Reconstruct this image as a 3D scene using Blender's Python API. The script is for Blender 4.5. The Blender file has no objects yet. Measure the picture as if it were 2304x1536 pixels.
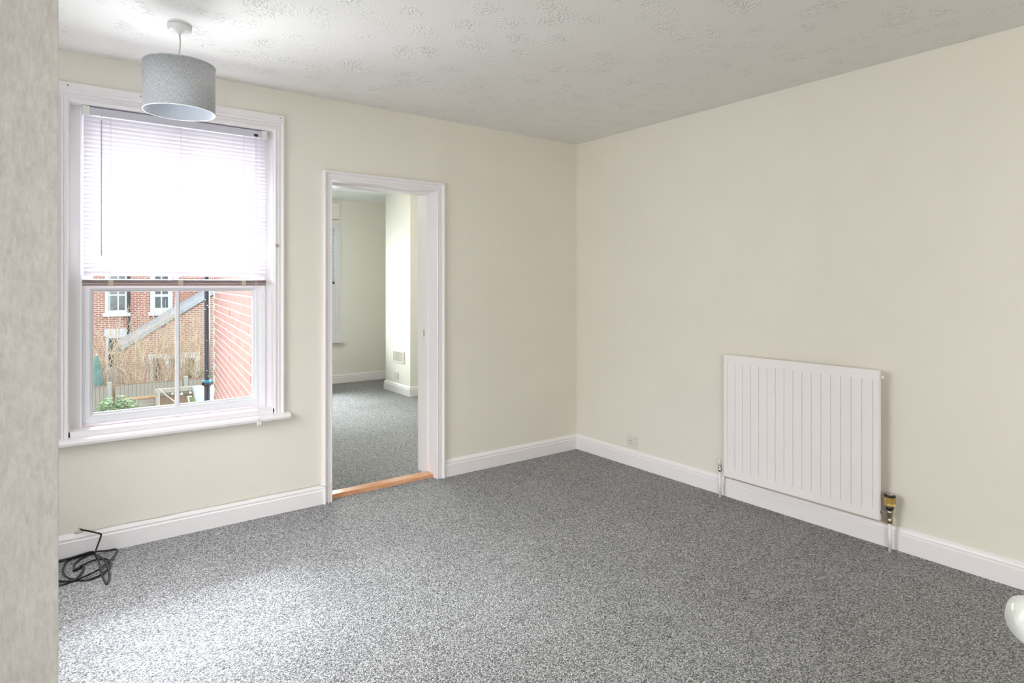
import bpy, bmesh, math, random
from mathutils import Vector, Matrix
random.seed(7)
R_ = math.radians
scene = bpy.context.scene
col = scene.collection

# ------------------------------------------------------------------ camera
F_PX, CX, HOR, YAW = 1378.5, 1152.0, 638.3, 0.6411
EYE = 1.38
cam_d = bpy.data.cameras.new('camera')
cam = bpy.data.objects.new('camera', cam_d)
col.objects.link(cam)
cam.location = (0, 0, EYE)
cam.rotation_euler = (R_(90), 0, -YAW)
cam_d.sensor_width = 36.0
cam_d.lens = F_PX / 2304 * 36.0
cam_d.shift_y = -(768 - HOR) / 2304
cam_d.clip_start = 0.02
cam_d.clip_end = 200
scene.camera = cam

# ------------------------------------------------------------------ world, lights, exposure
world = bpy.data.worlds.new('overcast_sky')
scene.world = world
world.use_nodes = True
bg = world.node_tree.nodes['Background']
bg.inputs[0].default_value = (0.86, 0.93, 1.0, 1)
bg.inputs[1].default_value = 1.95

NF_ = 8.27
def area(name, loc, aim, sx, sy, power, colr=(1, 1, 1), spread=180):
    d = bpy.data.lights.new(name, 'AREA')
    d.shape = 'RECTANGLE'; d.size = sx; d.size_y = sy
    d.energy = power; d.color = colr; d.spread = R_(spread)
    o = bpy.data.objects.new(name, d); col.objects.link(o)
    o.location = loc
    o.rotation_euler = (Vector(aim) - Vector(loc)).to_track_quat('-Z', 'Y').to_euler()
    return o
# daylight falling on the window from the sky over the garden
area('sky_light_high', (2.2, 15.5, 12.2), (0.5, 3.9, 1.05), 8.0, 10.0, 2300, (0.84, 0.89, 1.0), 34)
area('sky_light_high_left', (-4.2, 13.0, 10.4), (0.6, 3.9, 1.05), 4.0, 6.0, 520, (0.84, 0.89, 1.0), 40)
# sky light arriving at the upper sash, behind the blind
area('sky_light_upper_sash', (0.56, 4.05, 1.76), (0.56, 2.0, 2.45), 0.84, 0.66, 60, (0.94, 0.96, 1.0))
# daylight through the window of the next room
area('window_light_next_room', (2.6, NF_ + .42, 1.6), (2.6, 5.6, 0.0), 1.2, 1.7, 230, (0.96, 1.0, 0.985))
nl = bpy.data.lights.new('next_room_fill', 'POINT'); nl.energy = 21; nl.shadow_soft_size = 0.15; nl.color = (1.0, 0.98, 0.93)
no = bpy.data.objects.new('next_room_fill', nl); col.objects.link(no); no.location = (1.98, 5.9, 2.25)  # unseen fill light added to brighten the next room
area('side_fill_light', (-0.60, -1.4, 1.4), (2.6, 0.3, 0.1), 1.4, 1.3, 33, (1.0, 0.965, 0.91), 140)  # unseen fill added behind the camera to brighten the right wall
area('window_light_left', (-0.60, 2.35, 1.35), (3.0, 1.7, 0.0), 1.5, 1.25, 14.5, (0.98, 0.98, 0.98), 140)
area('sky_through_left_window', (-0.61, 2.4, 1.62), (0.75, 2.55, 0.0), 1.4, 0.9, 11, (0.90, 0.93, 1.0), 80)
vs = scene.view_settings
vs.view_transform = 'Standard'; vs.look = 'None'; vs.gamma = 1.0; vs.exposure = 0.38
vs.use_curve_mapping = False
cy = scene.cycles
cy.max_bounces = 12; cy.diffuse_bounces = 7; cy.glossy_bounces = 4; cy.transmission_bounces = 6
cy.transparent_max_bounces = 12; cy.sample_clamp_indirect = 6.0
cy.use_denoising = True
cy.caustics_reflective = False; cy.caustics_refractive = False

# ------------------------------------------------------------------ helpers
def at(px, py, Y):
    """point of the vertical plane y = Y seen at a pixel of the photograph (real distances)"""
    u = (px - CX) / F_PX; v = -(py - HOR) / F_PX
    s, c = math.sin(YAW), math.cos(YAW)
    dx, dy = s + u * c, c - u * s
    t = Y / dy
    return Vector((dx * t, Y, EYE + v * t))

def tag(o, label=None, cat=None, group=None, kind=None):
    if label: o['label'] = label
    if cat: o['category'] = cat
    if group: o['group'] = group
    if kind: o['kind'] = kind
    return o

def empty(name, loc=(0, 0, 0), rz=0.0):
    o = bpy.data.objects.new(name, None); col.objects.link(o)
    o.location = loc; o.rotation_euler = (0, 0, rz); o.empty_display_size = 0.1
    return o

class MB:
    def __init__(s): s.bm = bmesh.new()
    def box(s, a, b, M=None):
        x0, y0, z0 = a; x1, y1, z1 = b
        vs_ = [Vector(p) for p in ((x0,y0,z0),(x1,y0,z0),(x1,y1,z0),(x0,y1,z0),(x0,y0,z1),(x1,y0,z1),(x1,y1,z1),(x0,y1,z1))]
        if M: vs_ = [M @ p for p in vs_]
        v = [s.bm.verts.new(p) for p in vs_]
        for f in ((0,3,2,1),(4,5,6,7),(0,1,5,4),(1,2,6,5),(2,3,7,6),(3,0,4,7)):
            s.bm.faces.new([v[i] for i in f])
        return s
    def tube(s, pts, r, n=8, closed=False, caps=True):
        pts = [Vector(p) for p in pts]
        rs = r if isinstance(r, (list, tuple)) else [r] * len(pts)
        rings = []; N = len(pts); up = None
        for i, p in enumerate(pts):
            a = pts[(i - 1) % N] if (closed or i > 0) else p
            b = pts[(i + 1) % N] if (closed or i < N - 1) else p
            t = (b - a)
            t = t.normalized() if t.length > 1e-9 else Vector((0, 0, 1))
            if up is None:
                up = Vector((0, 0, 1)) if abs(t.z) < .9 else Vector((1, 0, 0))
            sd = t.cross(up)
            if sd.length < 1e-6: sd = t.cross(Vector((0, 1, 0.1)))
            sd.normalize(); up = sd.cross(t).normalized()
            rings.append([s.bm.verts.new(p + (sd * math.cos(2*math.pi*k/n) + up * math.sin(2*math.pi*k/n)) * rs[i]) for k in range(n)])
        for i in range(N if closed else N - 1):
            A, B = rings[i], rings[(i + 1) % N]
            for k in range(n):
                f = s.bm.faces.new((A[k], A[(k+1) % n], B[(k+1) % n], B[k])); f.smooth = n > 4
        if caps and not closed:
            s.bm.faces.new(list(reversed(rings[0]))); s.bm.faces.new(rings[-1])
        return s
    def lathe(s, prof, o=(0, 0, 0), n=32, axis='z', M=None, closed=False, smooth=True):
        o = Vector(o); rings = []
        for r, h in prof:
            ring = []
            for k in range(n):
                a = 2 * math.pi * k / n
                p = {'z': Vector((r*math.cos(a), r*math.sin(a), h)), 'x': Vector((h, r*math.cos(a), r*math.sin(a))),
                     'y': Vector((r*math.sin(a), h, r*math.cos(a)))}[axis]
                if M: p = M @ p
                ring.append(s.bm.verts.new(o + p))
            rings.append(ring)
        m = len(rings)
        for i in range(m if closed else m - 1):
            A, B = rings[i], rings[(i + 1) % m]
            for k in range(n):
                f = s.bm.faces.new((A[k], A[(k+1) % n], B[(k+1) % n], B[k])); f.smooth = smooth
        if not closed:
            if prof[0][0] > 1e-6: s.bm.faces.new(list(reversed(rings[0])))
            if prof[-1][0] > 1e-6: s.bm.faces.new(rings[-1])
        return s
    def sweep(s, rings, closed_path=False, closed_prof=True):
        """rings: list of lists of points"""
        V = [[s.bm.verts.new(p) for p in r] for r in rings]
        N = len(V); m = len(V[0])
        for i in range(N if closed_path else N - 1):
            A, B = V[i], V[(i + 1) % N]
            for k in range(m if closed_prof else m - 1):
                s.bm.faces.new((A[k], A[(k+1) % m], B[(k+1) % m], B[k]))
        if not closed_path and closed_prof:
            s.bm.faces.new(list(reversed(V[0]))); s.bm.faces.new(V[-1])
        return s
    def prism(s, poly, d0, d1, axis='y'):
        """poly of (a,b) extruded along axis"""
        def P(a, b, d):
            return {'y': (a, d, b), 'x': (d, a, b), 'z': (a, b, d)}[axis]
        A = [s.bm.verts.new(P(a, b, d0)) for a, b in poly]
        B = [s.bm.verts.new(P(a, b, d1)) for a, b in poly]
        n = len(poly)
        for k in range(n): s.bm.faces.new((A[k], A[(k+1) % n], B[(k+1) % n], B[k]))
        s.bm.faces.new(list(reversed(A))); s.bm.faces.new(B)
        return s
    def quad(s, *p):
        s.bm.faces.new([s.bm.verts.new(q) for q in p]); return s
    def build(s, name, mat, parent=None, bevel=0, loc=None, seg=2):
        bmesh.ops.recalc_face_normals(s.bm, faces=s.bm.faces)
        me = bpy.data.meshes.new(name); s.bm.to_mesh(me); s.bm.free()
        for m in (mat if isinstance(mat, (list, tuple)) else [mat]): me.materials.append(m)
        o = bpy.data.objects.new(name, me); col.objects.link(o)
        if parent: o.parent = parent
        if loc is not None: o.location = loc
        if bevel:
            md = o.modifiers.new('bevel', 'BEVEL'); md.width = bevel; md.segments = seg; md.limit_method = 'ANGLE'
            md.harden_normals = False
        return o

def box(name, a, b, mat, parent=None, bevel=0):
    return MB().box(a, b).build(name, mat, parent, bevel)

# ---- material helpers
class NT:
    def __init__(s, name):
        s.m = bpy.data.materials.new(name); s.m.use_nodes = True
        s.t = s.m.node_tree; s.b = s.t.nodes['Principled BSDF']; s.out = s.t.nodes['Material Output']
    def n(s, typ, **kw):
        nd = s.t.nodes.new(typ)
        for k, v in kw.items():
            if k.startswith('i_'):
                key = k[2:]; key = int(key) if key.isdigit() else key.replace('_', ' ')
                nd.inputs[key].default_value = v
            else: setattr(nd, k, v)
        return nd
    def l(s, a, b): s.t.links.new(a, b)
    def coord(s, scale=(1, 1, 1), rot=(0, 0, 0), src='Object'):
        tc = s.n('ShaderNodeTexCoord'); mp = s.n('ShaderNodeMapping')
        mp.inputs['Scale'].default_value = scale; mp.inputs['Rotation'].default_value = rot
        s.l(tc.outputs[src], mp.inputs[0]); return mp.outputs[0]
    def math(s, op, a, b=None, c=None):
        nd = s.n('ShaderNodeMath', operation=op)
        for i, v in enumerate((a, b, c)):
            if v is None: continue
            if isinstance(v, (int, float)): nd.inputs[i].default_value = v
            else: s.l(v, nd.inputs[i])
        return nd.outputs[0]
    def ramp(s, fac, stops):
        nd = s.n('ShaderNodeValToRGB'); e = nd.color_ramp.elements
        e[0].position, e[0].color = stops[0][0], (*stops[0][1], 1)
        e[1].position, e[1].color = stops[-1][0], (*stops[-1][1], 1)
        for p, c in stops[1:-1]:
            x = e.new(p); x.color = (*c, 1)
        s.l(fac, nd.inputs[0]); return nd.outputs[0]
    def bump(s, h, strength=0.5, dist=0.01):
        nd = s.n('ShaderNodeBump'); nd.inputs['Strength'].default_value = strength; nd.inputs['Distance'].default_value = dist
        s.l(h, nd.inputs['Height']); s.l(nd.outputs[0], s.b.inputs['Normal']); return nd
    def mix(s, fac, a, b):
        nd = s.n('ShaderNodeMix', data_type='RGBA')
        for i, v in ((0, fac), (6, a), (7, b)):
            if isinstance(v, (int, float)): nd.inputs[i].default_value = v
            elif isinstance(v, tuple): nd.inputs[i].default_value = (*v, 1) if len(v) == 3 else v
            else: s.l(v, nd.inputs[i])
        return nd.outputs[2]

def simple(name, c, rough=0.5, metal=0.0, noise=0.0, nscale=8, bump=0.0, bscale=60, spec=0.5, trans=0.0):
    m = NT(name); b = m.b
    b.inputs['Roughness'].default_value = rough; b.inputs['Metallic'].default_value = metal
    b.inputs['Specular IOR Level'].default_value = spec
    b.inputs['Base Color'].default_value = (*c, 1)
    if noise:
        nz = m.n('ShaderNodeTexNoise'); nz.inputs['Scale'].default_value = nscale; nz.inputs['Detail'].default_value = 4
        m.l(m.coord(), nz.inputs['Vector'])
        lo = tuple(max(0, x * (1 - noise)) for x in c); hi = tuple(min(1, x * (1 + noise)) for x in c)
        m.l(m.ramp(nz.outputs[0], [(0.3, lo), (0.7, hi)]), b.inputs['Base Color'])
    if bump:
        nb = m.n('ShaderNodeTexNoise'); nb.inputs['Scale'].default_value = bscale; nb.inputs['Detail'].default_value = 3
        m.l(m.coord(), nb.inputs['Vector']); m.bump(nb.outputs[0], bump, 0.002)
    return m.m

M = {}
M['wall'] = simple('cream_wall_paint', (0.80, 0.765, 0.68), 0.75, noise=0.015, nscale=3, bump=0.12, bscale=120, spec=0.3)
M['wall2'] = simple('pale_wall_paint', (0.83, 0.81, 0.75), 0.75, noise=0.01, nscale=3, spec=0.3)
M['white'] = simple('white_gloss_paint', (0.87, 0.84, 0.85), 0.28, noise=0.01, nscale=5, bump=0.05, bscale=60)
M['sashwhite'] = simple('white_sash_paint', (0.90, 0.90, 0.93), 0.25)
M['rad'] = simple('radiator_enamel', (0.88, 0.84, 0.84), 0.22, noise=0.01, nscale=4)
M['plastic'] = simple('white_plastic', (0.78, 0.77, 0.74), 0.35)
M['socket'] = simple('socket_plastic', (0.72, 0.70, 0.64), 0.4)
M['hole'] = simple('dark_hole', (0.01, 0.01, 0.01), 0.8)
M['black_cable'] = simple('black_cable_sheath', (0.012, 0.012, 0.014), 0.25)
M['metal'] = simple('aged_nickel', (0.42, 0.36, 0.28), 0.3, metal=1.0, noise=0.15, nscale=80)
M['chrome'] = simple('chrome', (0.75, 0.74, 0.74), 0.15, metal=1.0)
M['brass'] = simple('brass_ribbed', (0.85, 0.62, 0.25), 0.28, metal=0.85)
M['darkplastic'] = simple('dark_valve_plastic', (0.02, 0.018, 0.015), 0.25)
M['cream_cable'] = simple('cream_cable_sheath', (0.66, 0.64, 0.55), 0.5)
M['pipe_black'] = None

def wood_mat(name, c1, c2, sc=(2, 30, 30), rough=0.4):
    m = NT(name); nz = m.n('ShaderNodeTexNoise'); nz.inputs['Scale'].default_value = 3; nz.inputs['Detail'].default_value = 6
    m.l(m.coord(sc), nz.inputs['Vector'])
    m.l(m.ramp(nz.outputs[0], [(0.3, c1), (0.7, c2)]), m.b.inputs['Base Color'])
    m.b.inputs['Roughness'].default_value = rough
    m.bump(nz.outputs[0], 0.2, 0.002)
    return m.m
M['threshold'] = wood_mat('varnished_oak', (0.50, 0.19, 0.08), (0.74, 0.42, 0.24), rough=0.22)
M['fence'] = wood_mat('weathered_boards', (0.36, 0.31, 0.27), (0.54, 0.48, 0.42), sc=(25, 25, 1.2), rough=0.8)
M['fence_dark'] = wood_mat('brown_boards', (0.26, 0.17, 0.12), (0.44, 0.31, 0.23), sc=(18, 18, 1.2), rough=0.8)
M['rail_orange'] = wood_mat('fresh_timber', (0.55, 0.30, 0.14), (0.66, 0.42, 0.24), rough=0.7)
M['concrete'] = simple('concrete', (0.45, 0.45, 0.42), 0.9, noise=0.1, nscale=20, bump=0.3)

# carpet: loops in rows, grey flecks
def carpet():
    m = NT('grey_loop_carpet'); b = m.b
    v1 = m.n('ShaderNodeTexVoronoi'); v1.inputs['Scale'].default_value = 1; v1.inputs['Randomness'].default_value = 0.72
    m.l(m.coord((175, 200, 1), (0, 0, R_(38))), v1.inputs['Vector'])
    nz = m.n('ShaderNodeTexNoise'); nz.inputs['Scale'].default_value = 420; nz.inputs['Detail'].default_value = 2
    m.l(m.coord(), nz.inputs['Vector'])
    big = m.n('ShaderNodeTexNoise'); big.inputs['Scale'].default_value = 2.2; big.inputs['Detail'].default_value = 3
    m.l(m.coord(), big.inputs['Vector'])
    sep = m.n('ShaderNodeSeparateColor'); m.l(v1.outputs['Color'], sep.inputs[0])
    val = m.math('ADD', m.math('MULTIPLY', sep.outputs[0], 0.62), m.math('MULTIPLY', nz.outputs[0], 0.42))
    val = m.math('ADD', val, m.math('MULTIPLY', m.math('SUBTRACT', big.outputs[0], 0.5), 0.12))
    c = m.ramp(val, [(0.20, (0.045, 0.045, 0.045)), (0.34, (0.29, 0.288, 0.282)), (0.58, (0.57, 0.57, 0.57)), (0.82, (0.92, 0.92, 0.93))])
    gap = m.math('SMOOTH_MIN', 1.0, m.math('SUBTRACT', 1.35, v1.outputs['Distance']), 0.1)
    mul = m.n('ShaderNodeMix', data_type='RGBA', blend_type='MULTIPLY'); mul.inputs[0].default_value = 1
    m.l(c, mul.inputs[6])
    g = m.ramp(v1.outputs['Distance'], [(0.30, (1, 1, 1)), (0.78, (0.32, 0.32, 0.32))])
    m.l(g, mul.inputs[7])
    m.l(mul.outputs[2], b.inputs['Base Color'])
    b.inputs['Roughness'].default_value = 0.9; b.inputs['Specular IOR Level'].default_value = 0.15
    b.inputs['Sheen Weight'].default_value = 0.35; b.inputs['Sheen Roughness'].default_value = 0.45
    h = m.math('ADD', m.math('MULTIPLY', m.math('SUBTRACT', 1.0, v1.outputs['Distance']), 1.0), m.math('MULTIPLY', nz.outputs[0], 0.35))
    m.bump(h, 1.0, 0.010)
    return m.m
M['carpet'] = carpet()

# ceiling: swirled textured plaster
def artex():
    m = NT('swirled_plaster_ceiling'); b = m.b
    b.inputs['Base Color'].default_value = (0.80, 0.785, 0.76, 1); b.inputs['Roughness'].default_value = 0.6
    co = m.coord()
    wn = m.n('ShaderNodeTexNoise'); wn.inputs['Scale'].default_value = 6; wn.inputs['Detail'].default_value = 2
    m.l(co, wn.inputs['Vector'])
    wv = m.n('ShaderNodeVectorMath', operation='MULTIPLY_ADD')
    m.l(wn.outputs['Color'], wv.inputs[0]); wv.inputs[1].default_value = (0.09, 0.09, 0.0); m.l(co, wv.inputs[2])
    def layer(off, sc, fr):
        ad = m.n('ShaderNodeVectorMath', operation='ADD'); m.l(wv.outputs[0], ad.inputs[0]); ad.inputs[1].default_value = off
        v = m.n('ShaderNodeTexVoronoi'); v.inputs['Scale'].default_value = sc; v.inputs['Randomness'].default_value = 0.9
        v.voronoi_dimensions = '2D'
        m.l(ad.outputs[0], v.inputs['Vector'])
        d = v.outputs['Distance']
        rings = m.math('MULTIPLY', m.math('POWER', m.math('ADD', m.math('MULTIPLY', m.math('SINE', m.math('MULTIPLY', d, fr)), 0.5), 0.5), 2.0), 0.34)
        edge = m.n('ShaderNodeMapRange'); edge.inputs['From Min'].default_value = 0.20; edge.inputs['From Max'].default_value = 0.55
        edge.inputs['To Min'].default_value = 1; edge.inputs['To Max'].default_value = 0; m.l(d, edge.inputs['Value'])
        core = m.n('ShaderNodeMapRange'); core.inputs['From Min'].default_value = 0.12; core.inputs['From Max'].default_value = 0.34
        core.inputs['To Min'].default_value = 1; core.inputs['To Max'].default_value = 0; m.l(d, core.inputs['Value'])
        return rings, edge.outputs[0], core.outputs[0]
    r1, e1, c1 = layer((0, 0, 0), 4.3, 95)
    r2, e2, c2 = layer((0.37, 1.13, 0), 3.7, 85)
    blob = m.n('ShaderNodeTexVoronoi'); blob.inputs['Scale'].default_value = 62; blob.inputs['Randomness'].default_value = 1
    bv = m.n('ShaderNodeVectorMath', operation='MULTIPLY_ADD'); m.l(wn.outputs['Color'], bv.inputs[0]); bv.inputs[1].default_value = (0.12, 0.12, 0); m.l(co, bv.inputs[2])
    m.l(bv.outputs[0], blob.inputs['Vector'])
    bl = m.ramp(blob.outputs['Distance'], [(0.18, (1, 1, 1)), (0.50, (0, 0, 0))])
    fade = m.n('ShaderNodeTexNoise'); fade.inputs['Scale'].default_value = 2.6; fade.inputs['Detail'].default_value = 2
    m.l(co, fade.inputs['Vector'])
    fm = m.n('ShaderNodeMapRange'); fm.inputs['From Min'].default_value = 0.30; fm.inputs['From Max'].default_value = 0.52; m.l(fade.outputs[0], fm.inputs['Value'])
    h = m.math('ADD', m.math('MULTIPLY', r1, m.math('MULTIPLY', e1, 0.55)), m.math('MULTIPLY', r2, m.math('MULTIPLY', e2, 0.45)))
    h = m.math('ADD', h, m.math('MULTIPLY', m.math('MULTIPLY', bl, 1.6), m.math('ADD', c1, m.math('MULTIPLY', c2, 0.7))))
    h = m.math('MULTIPLY', h, m.math('ADD', m.math('MULTIPLY', fm.outputs[0], 0.8), 0.2))
    m.bump(h, 0.55, 0.006)
    return m.m
M['artex'] = artex()
M['ceil2'] = simple('plain_white_ceiling', (0.92, 0.93, 0.92), 0.7)

# blown vinyl wallpaper on the near wall
def wallpaper():
    m = NT('textured_wallpaper'); b = m.b
    co = m.coord((1, 1, 0.30))
    n1 = m.n('ShaderNodeTexNoise'); n1.inputs['Scale'].default_value = 190; n1.inputs['Detail'].default_value = 5; n1.inputs['Roughness'].default_value = 0.65
    n1.inputs['Distortion'].default_value = 0.15
    m.l(co, n1.inputs['Vector'])
    n2 = m.n('ShaderNodeTexNoise'); n2.inputs['Scale'].default_value = 38; n2.inputs['Detail'].default_value = 4
    m.l(m.coord((1, 1, 0.5)), n2.inputs['Vector'])
    n3 = m.n('ShaderNodeTexNoise'); n3.inputs['Scale'].default_value = 420; n3.inputs['Detail'].default_value = 2
    m.l(m.coord((1, 1, 0.5)), n3.inputs['Vector'])
    val = m.math('ADD', m.math('MULTIPLY', n1.outputs[0], 0.7), m.math('MULTIPLY', n2.outputs[0], 0.3))
    m.l(m.ramp(val, [(0.36, (0.60, 0.585, 0.575)), (0.50, (0.69, 0.675, 0.665)), (0.64, (0.77, 0.755, 0.745))]), b.inputs['Base Color'])
    b.inputs['Roughness'].default_value = 0.42
    h = m.math('ADD', m.math('MULTIPLY', n1.outputs[0], 1.0), m.math('MULTIPLY', n3.outputs[0], 0.35))
    m.bump(h, 0.35, 0.003)
    return m.m
M['wallpaper'] = wallpaper()

def linen():
    m = NT('grey_linen'); b = m.b
    tc = m.n('ShaderNodeTexCoord')
    sx = m.n('ShaderNodeSeparateXYZ'); m.l(tc.outputs['Object'], sx.inputs[0])
    ang = m.math('ARCTAN2', sx.outputs[1], sx.outputs[0])
    cb = m.n('ShaderNodeCombineXYZ'); m.l(m.math('MULTIPLY', ang, 0.15), cb.inputs[0]); m.l(sx.outputs[2], cb.inputs[1])
    def thr(sc):
        mp = m.n('ShaderNodeMapping'); mp.inputs['Scale'].default_value = sc; m.l(cb.outputs[0], mp.inputs[0])
        n = m.n('ShaderNodeTexNoise'); n.inputs['Scale'].default_value = 1; n.inputs['Detail'].default_value = 3; m.l(mp.outputs[0], n.inputs['Vector']); return n.outputs[0]
    a = thr((60, 620, 1)); c = thr((620, 60, 1))
    val = m.math('MULTIPLY', m.math('ADD', a, c), 0.5)
    m.l(m.ramp(val, [(0.34, (0.30, 0.305, 0.32)), (0.5, (0.50, 0.51, 0.53)), (0.66, (0.72, 0.73, 0.75))]), b.inputs['Base Color'])
    b.inputs['Roughness'].default_value = 0.85; b.inputs['Specular IOR Level'].default_value = 0.2
    m.bump(val, 0.35, 0.002)
    return m.m
M['linen'] = linen()
M['shade_in'] = simple('shade_lining', (0.62, 0.66, 0.72), 0.6, noise=0.03, nscale=200)

def glass():
    m = NT('window_glass'); t = m.t
    tr = m.n('ShaderNodeBsdfTransparent'); tr.inputs[0].default_value = (0.96, 0.98, 0.97, 1)
    gl = m.n('ShaderNodeBsdfGlossy'); gl.inputs['Roughness'].default_value = 0.02
    fr = m.n('ShaderNodeFresnel'); fr.inputs['IOR'].default_value = 1.45
    mx = m.n('ShaderNodeMixShader'); m.l(fr.outputs[0], mx.inputs[0]); m.l(tr.outputs[0], mx.inputs[1]); m.l(gl.outputs[0], mx.inputs[2])
    m.l(mx.outputs[0], m.out.inputs[0]); return m.m
M['glass'] = glass()

def slat_mat():
    m = NT('translucent_slat')
    df = m.n('ShaderNodeBsdfDiffuse'); df.inputs[0].default_value = (0.86, 0.84, 0.88, 1)
    tl = m.n('ShaderNodeBsdfTranslucent'); tl.inputs[0].default_value = (0.85, 0.82, 0.86, 1)
    gl = m.n('ShaderNodeBsdfGlossy'); gl.inputs['Roughness'].default_value = 0.3
    a = m.n('ShaderNodeMixShader'); a.inputs[0].default_value = 0.30; m.l(df.outputs[0], a.inputs[1]); m.l(tl.outputs[0], a.inputs[2])
    b = m.n('ShaderNodeMixShader'); b.inputs[0].default_value = 0.05; m.l(a.outputs[0], b.inputs[1]); m.l(gl.outputs[0], b.inputs[2])
    m.l(b.outputs[0], m.out.inputs[0]); return m.m
M['slat'] = slat_mat()
M['stack_shade'] = simple('shaded_blind_stack', (0.30, 0.22, 0.205), 0.4)  # brown of slats standing unlit is painted in; also colours the bottom rail
M['clip'] = simple('beige_clip', (0.55, 0.46, 0.36), 0.5)
M['headrail'] = simple('lilac_grey_headrail', (0.60, 0.59, 0.66), 0.35)
M['wand'] = simple('grey_wand', (0.62, 0.60, 0.78), 0.2)
M['cord'] = simple('white_cord', (0.72, 0.70, 0.72), 0.7)

def brick_tex(name, c1, c2, c3, mortar, bw=0.225, bh=0.075, ms=0.010):
    m = NT(name); b = m.b
    tc = m.n('ShaderNodeTexCoord'); sx = m.n('ShaderNodeSeparateXYZ'); m.l(tc.outputs['Object'], sx.inputs[0])
    cb = m.n('ShaderNodeCombineXYZ'); m.l(m.math('ADD', sx.outputs[0], sx.outputs[1]), cb.inputs[0]); m.l(sx.outputs[2], cb.inputs[1])
    br = m.n('ShaderNodeTexBrick'); br.inputs['Scale'].default_value = 1
    br.inputs['Brick Width'].default_value = bw; br.inputs['Row Height'].default_value = bh; br.inputs['Mortar Size'].default_value = ms
    br.inputs['Mortar Smooth'].default_value = 0.1; br.inputs['Bias'].default_value = 0
    br.inputs['Color1'].default_value = (*c1, 1); br.inputs['Color2'].default_value = (*c2, 1); br.inputs['Mortar'].default_value = (*mortar, 1)
    m.l(cb.outputs[0], br.inputs['Vector'])
    nz = m.n('ShaderNodeTexNoise'); nz.inputs['Scale'].default_value = 1.2; nz.inputs['Detail'].default_value = 3; m.l(tc.outputs['Object'], nz.inputs['Vector'])
    f = m.n('ShaderNodeMapRange'); f.inputs['From Min'].default_value = 0.4; f.inputs['From Max'].default_value = 0.65; f.inputs['To Max'].default_value = 0.3
    m.l(nz.outputs[0], f.inputs['Value'])
    m.l(m.mix(f.outputs[0], br.outputs[0], c3), b.inputs['Base Color'])
    b.inputs['Roughness'].default_value = 0.85
    m.bump(m.math('SUBTRACT', 1.0, br.outputs['Fac']), 0.5, 0.006)
    return m.m
M['brick_far'] = brick_tex('red_brick_far', (0.50, 0.165, 0.115), (0.40, 0.115, 0.085), (0.55, 0.26, 0.18), (0.70, 0.60, 0.53), ms=0.014)
M['brick_ext'] = brick_tex('orange_brick', (0.54, 0.24, 0.17), (0.44, 0.17, 0.12), (0.58, 0.34, 0.25), (0.70, 0.63, 0.56), ms=0.014)
M['brick_own'] = brick_tex('red_brick_near', (0.42, 0.17, 0.13), (0.36, 0.13, 0.10), (0.45, 0.2, 0.15), (0.5, 0.46, 0.40))
def brick_piece():
    m = NT('single_brick'); b = m.b
    oi = m.n('ShaderNodeObjectInfo')
    nz = m.n('ShaderNodeTexNoise'); nz.inputs['Scale'].default_value = 1; nz.inputs['Detail'].default_value = 5
    m.l(m.coord((70, 70, 5)), nz.inputs['Vector'])
    base = m.ramp(oi.outputs['Random'], [(0.0, (0.27, 0.125, 0.105)), (0.45, (0.32, 0.135, 0.105)), (0.75, (0.30, 0.15, 0.125)), (1.0, (0.38, 0.15, 0.10))])
    dark = m.ramp(nz.outputs[0], [(0.36, (0.55, 0.52, 0.52)), (0.52, (1, 1, 1)), (0.68, (1.25, 1.22, 1.2))])
    mul = m.n('ShaderNodeMix', data_type='RGBA', blend_type='MULTIPLY'); mul.inputs[0].default_value = 1
    m.l(base, mul.inputs[6]); m.l(dark, mul.inputs[7]); m.l(mul.outputs[2], b.inputs['Base Color'])
    b.inputs['Roughness'].default_value = 0.85; m.bump(nz.outputs[0], 0.3, 0.003)
    return m.m
M['brick_piece'] = brick_piece()
M['mortar'] = simple('lime_mortar', (0.46, 0.45, 0.40), 0.9, noise=0.08, nscale=30, bump=0.3)
def pipe_mat():
    m = NT('black_pipe_paint'); b = m.b
    v = m.n('ShaderNodeTexVoronoi'); v.inputs['Scale'].default_value = 16; m.l(m.coord(), v.inputs['Vector'])
    m.l(m.ramp(v.outputs['Distance'], [(0.09, (0.75, 0.72, 0.68)), (0.12, (0.018, 0.018, 0.03))]), b.inputs['Base Color'])
    b.inputs['Roughness'].default_value = 0.25; return m.m
M['pipe_black'] = pipe_mat()
M['black'] = simple('black_paint', (0.02, 0.02, 0.028), 0.3)
M['blue'] = simple('blue_tape', (0.03, 0.22, 0.36), 0.4)
M['extwhite'] = simple('exterior_white_paint', (0.74, 0.74, 0.76), 0.5)
M['dark_glass'] = simple('dark_window_glass', (0.10, 0.115, 0.12), 0.12, noise=0.3, nscale=3)
M['curtain'] = simple('brown_curtain', (0.34, 0.22, 0.11), 0.9, noise=0.4, nscale=9)
M['net'] = simple('net_curtain', (0.55, 0.58, 0.57), 0.9)
M['slate'] = simple('slate', (0.26, 0.29, 0.33), 0.6, noise=0.2, nscale=4)
M['lead'] = simple('pale_lead', (0.55, 0.57, 0.60), 0.6, noise=0.1, nscale=6)
M['slate2'] = simple('pale_slate_roof', (0.46, 0.49, 0.53), 0.6, noise=0.2, nscale=5)
M['twig'] = simple('bare_twigs', (0.66, 0.52, 0.39), 0.8, noise=0.25, nscale=2)
M['leaf'] = simple('green_leaves', (0.33, 0.43, 0.25), 0.5, noise=0.4, nscale=9)
M['ivy'] = simple('dark_leaves', (0.14, 0.19, 0.07), 0.5, noise=0.3, nscale=9)
M['grass'] = simple('grass_ground', (0.16, 0.20, 0.09), 0.95, noise=0.3, nscale=5, bump=0.4, bscale=30)
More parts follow.
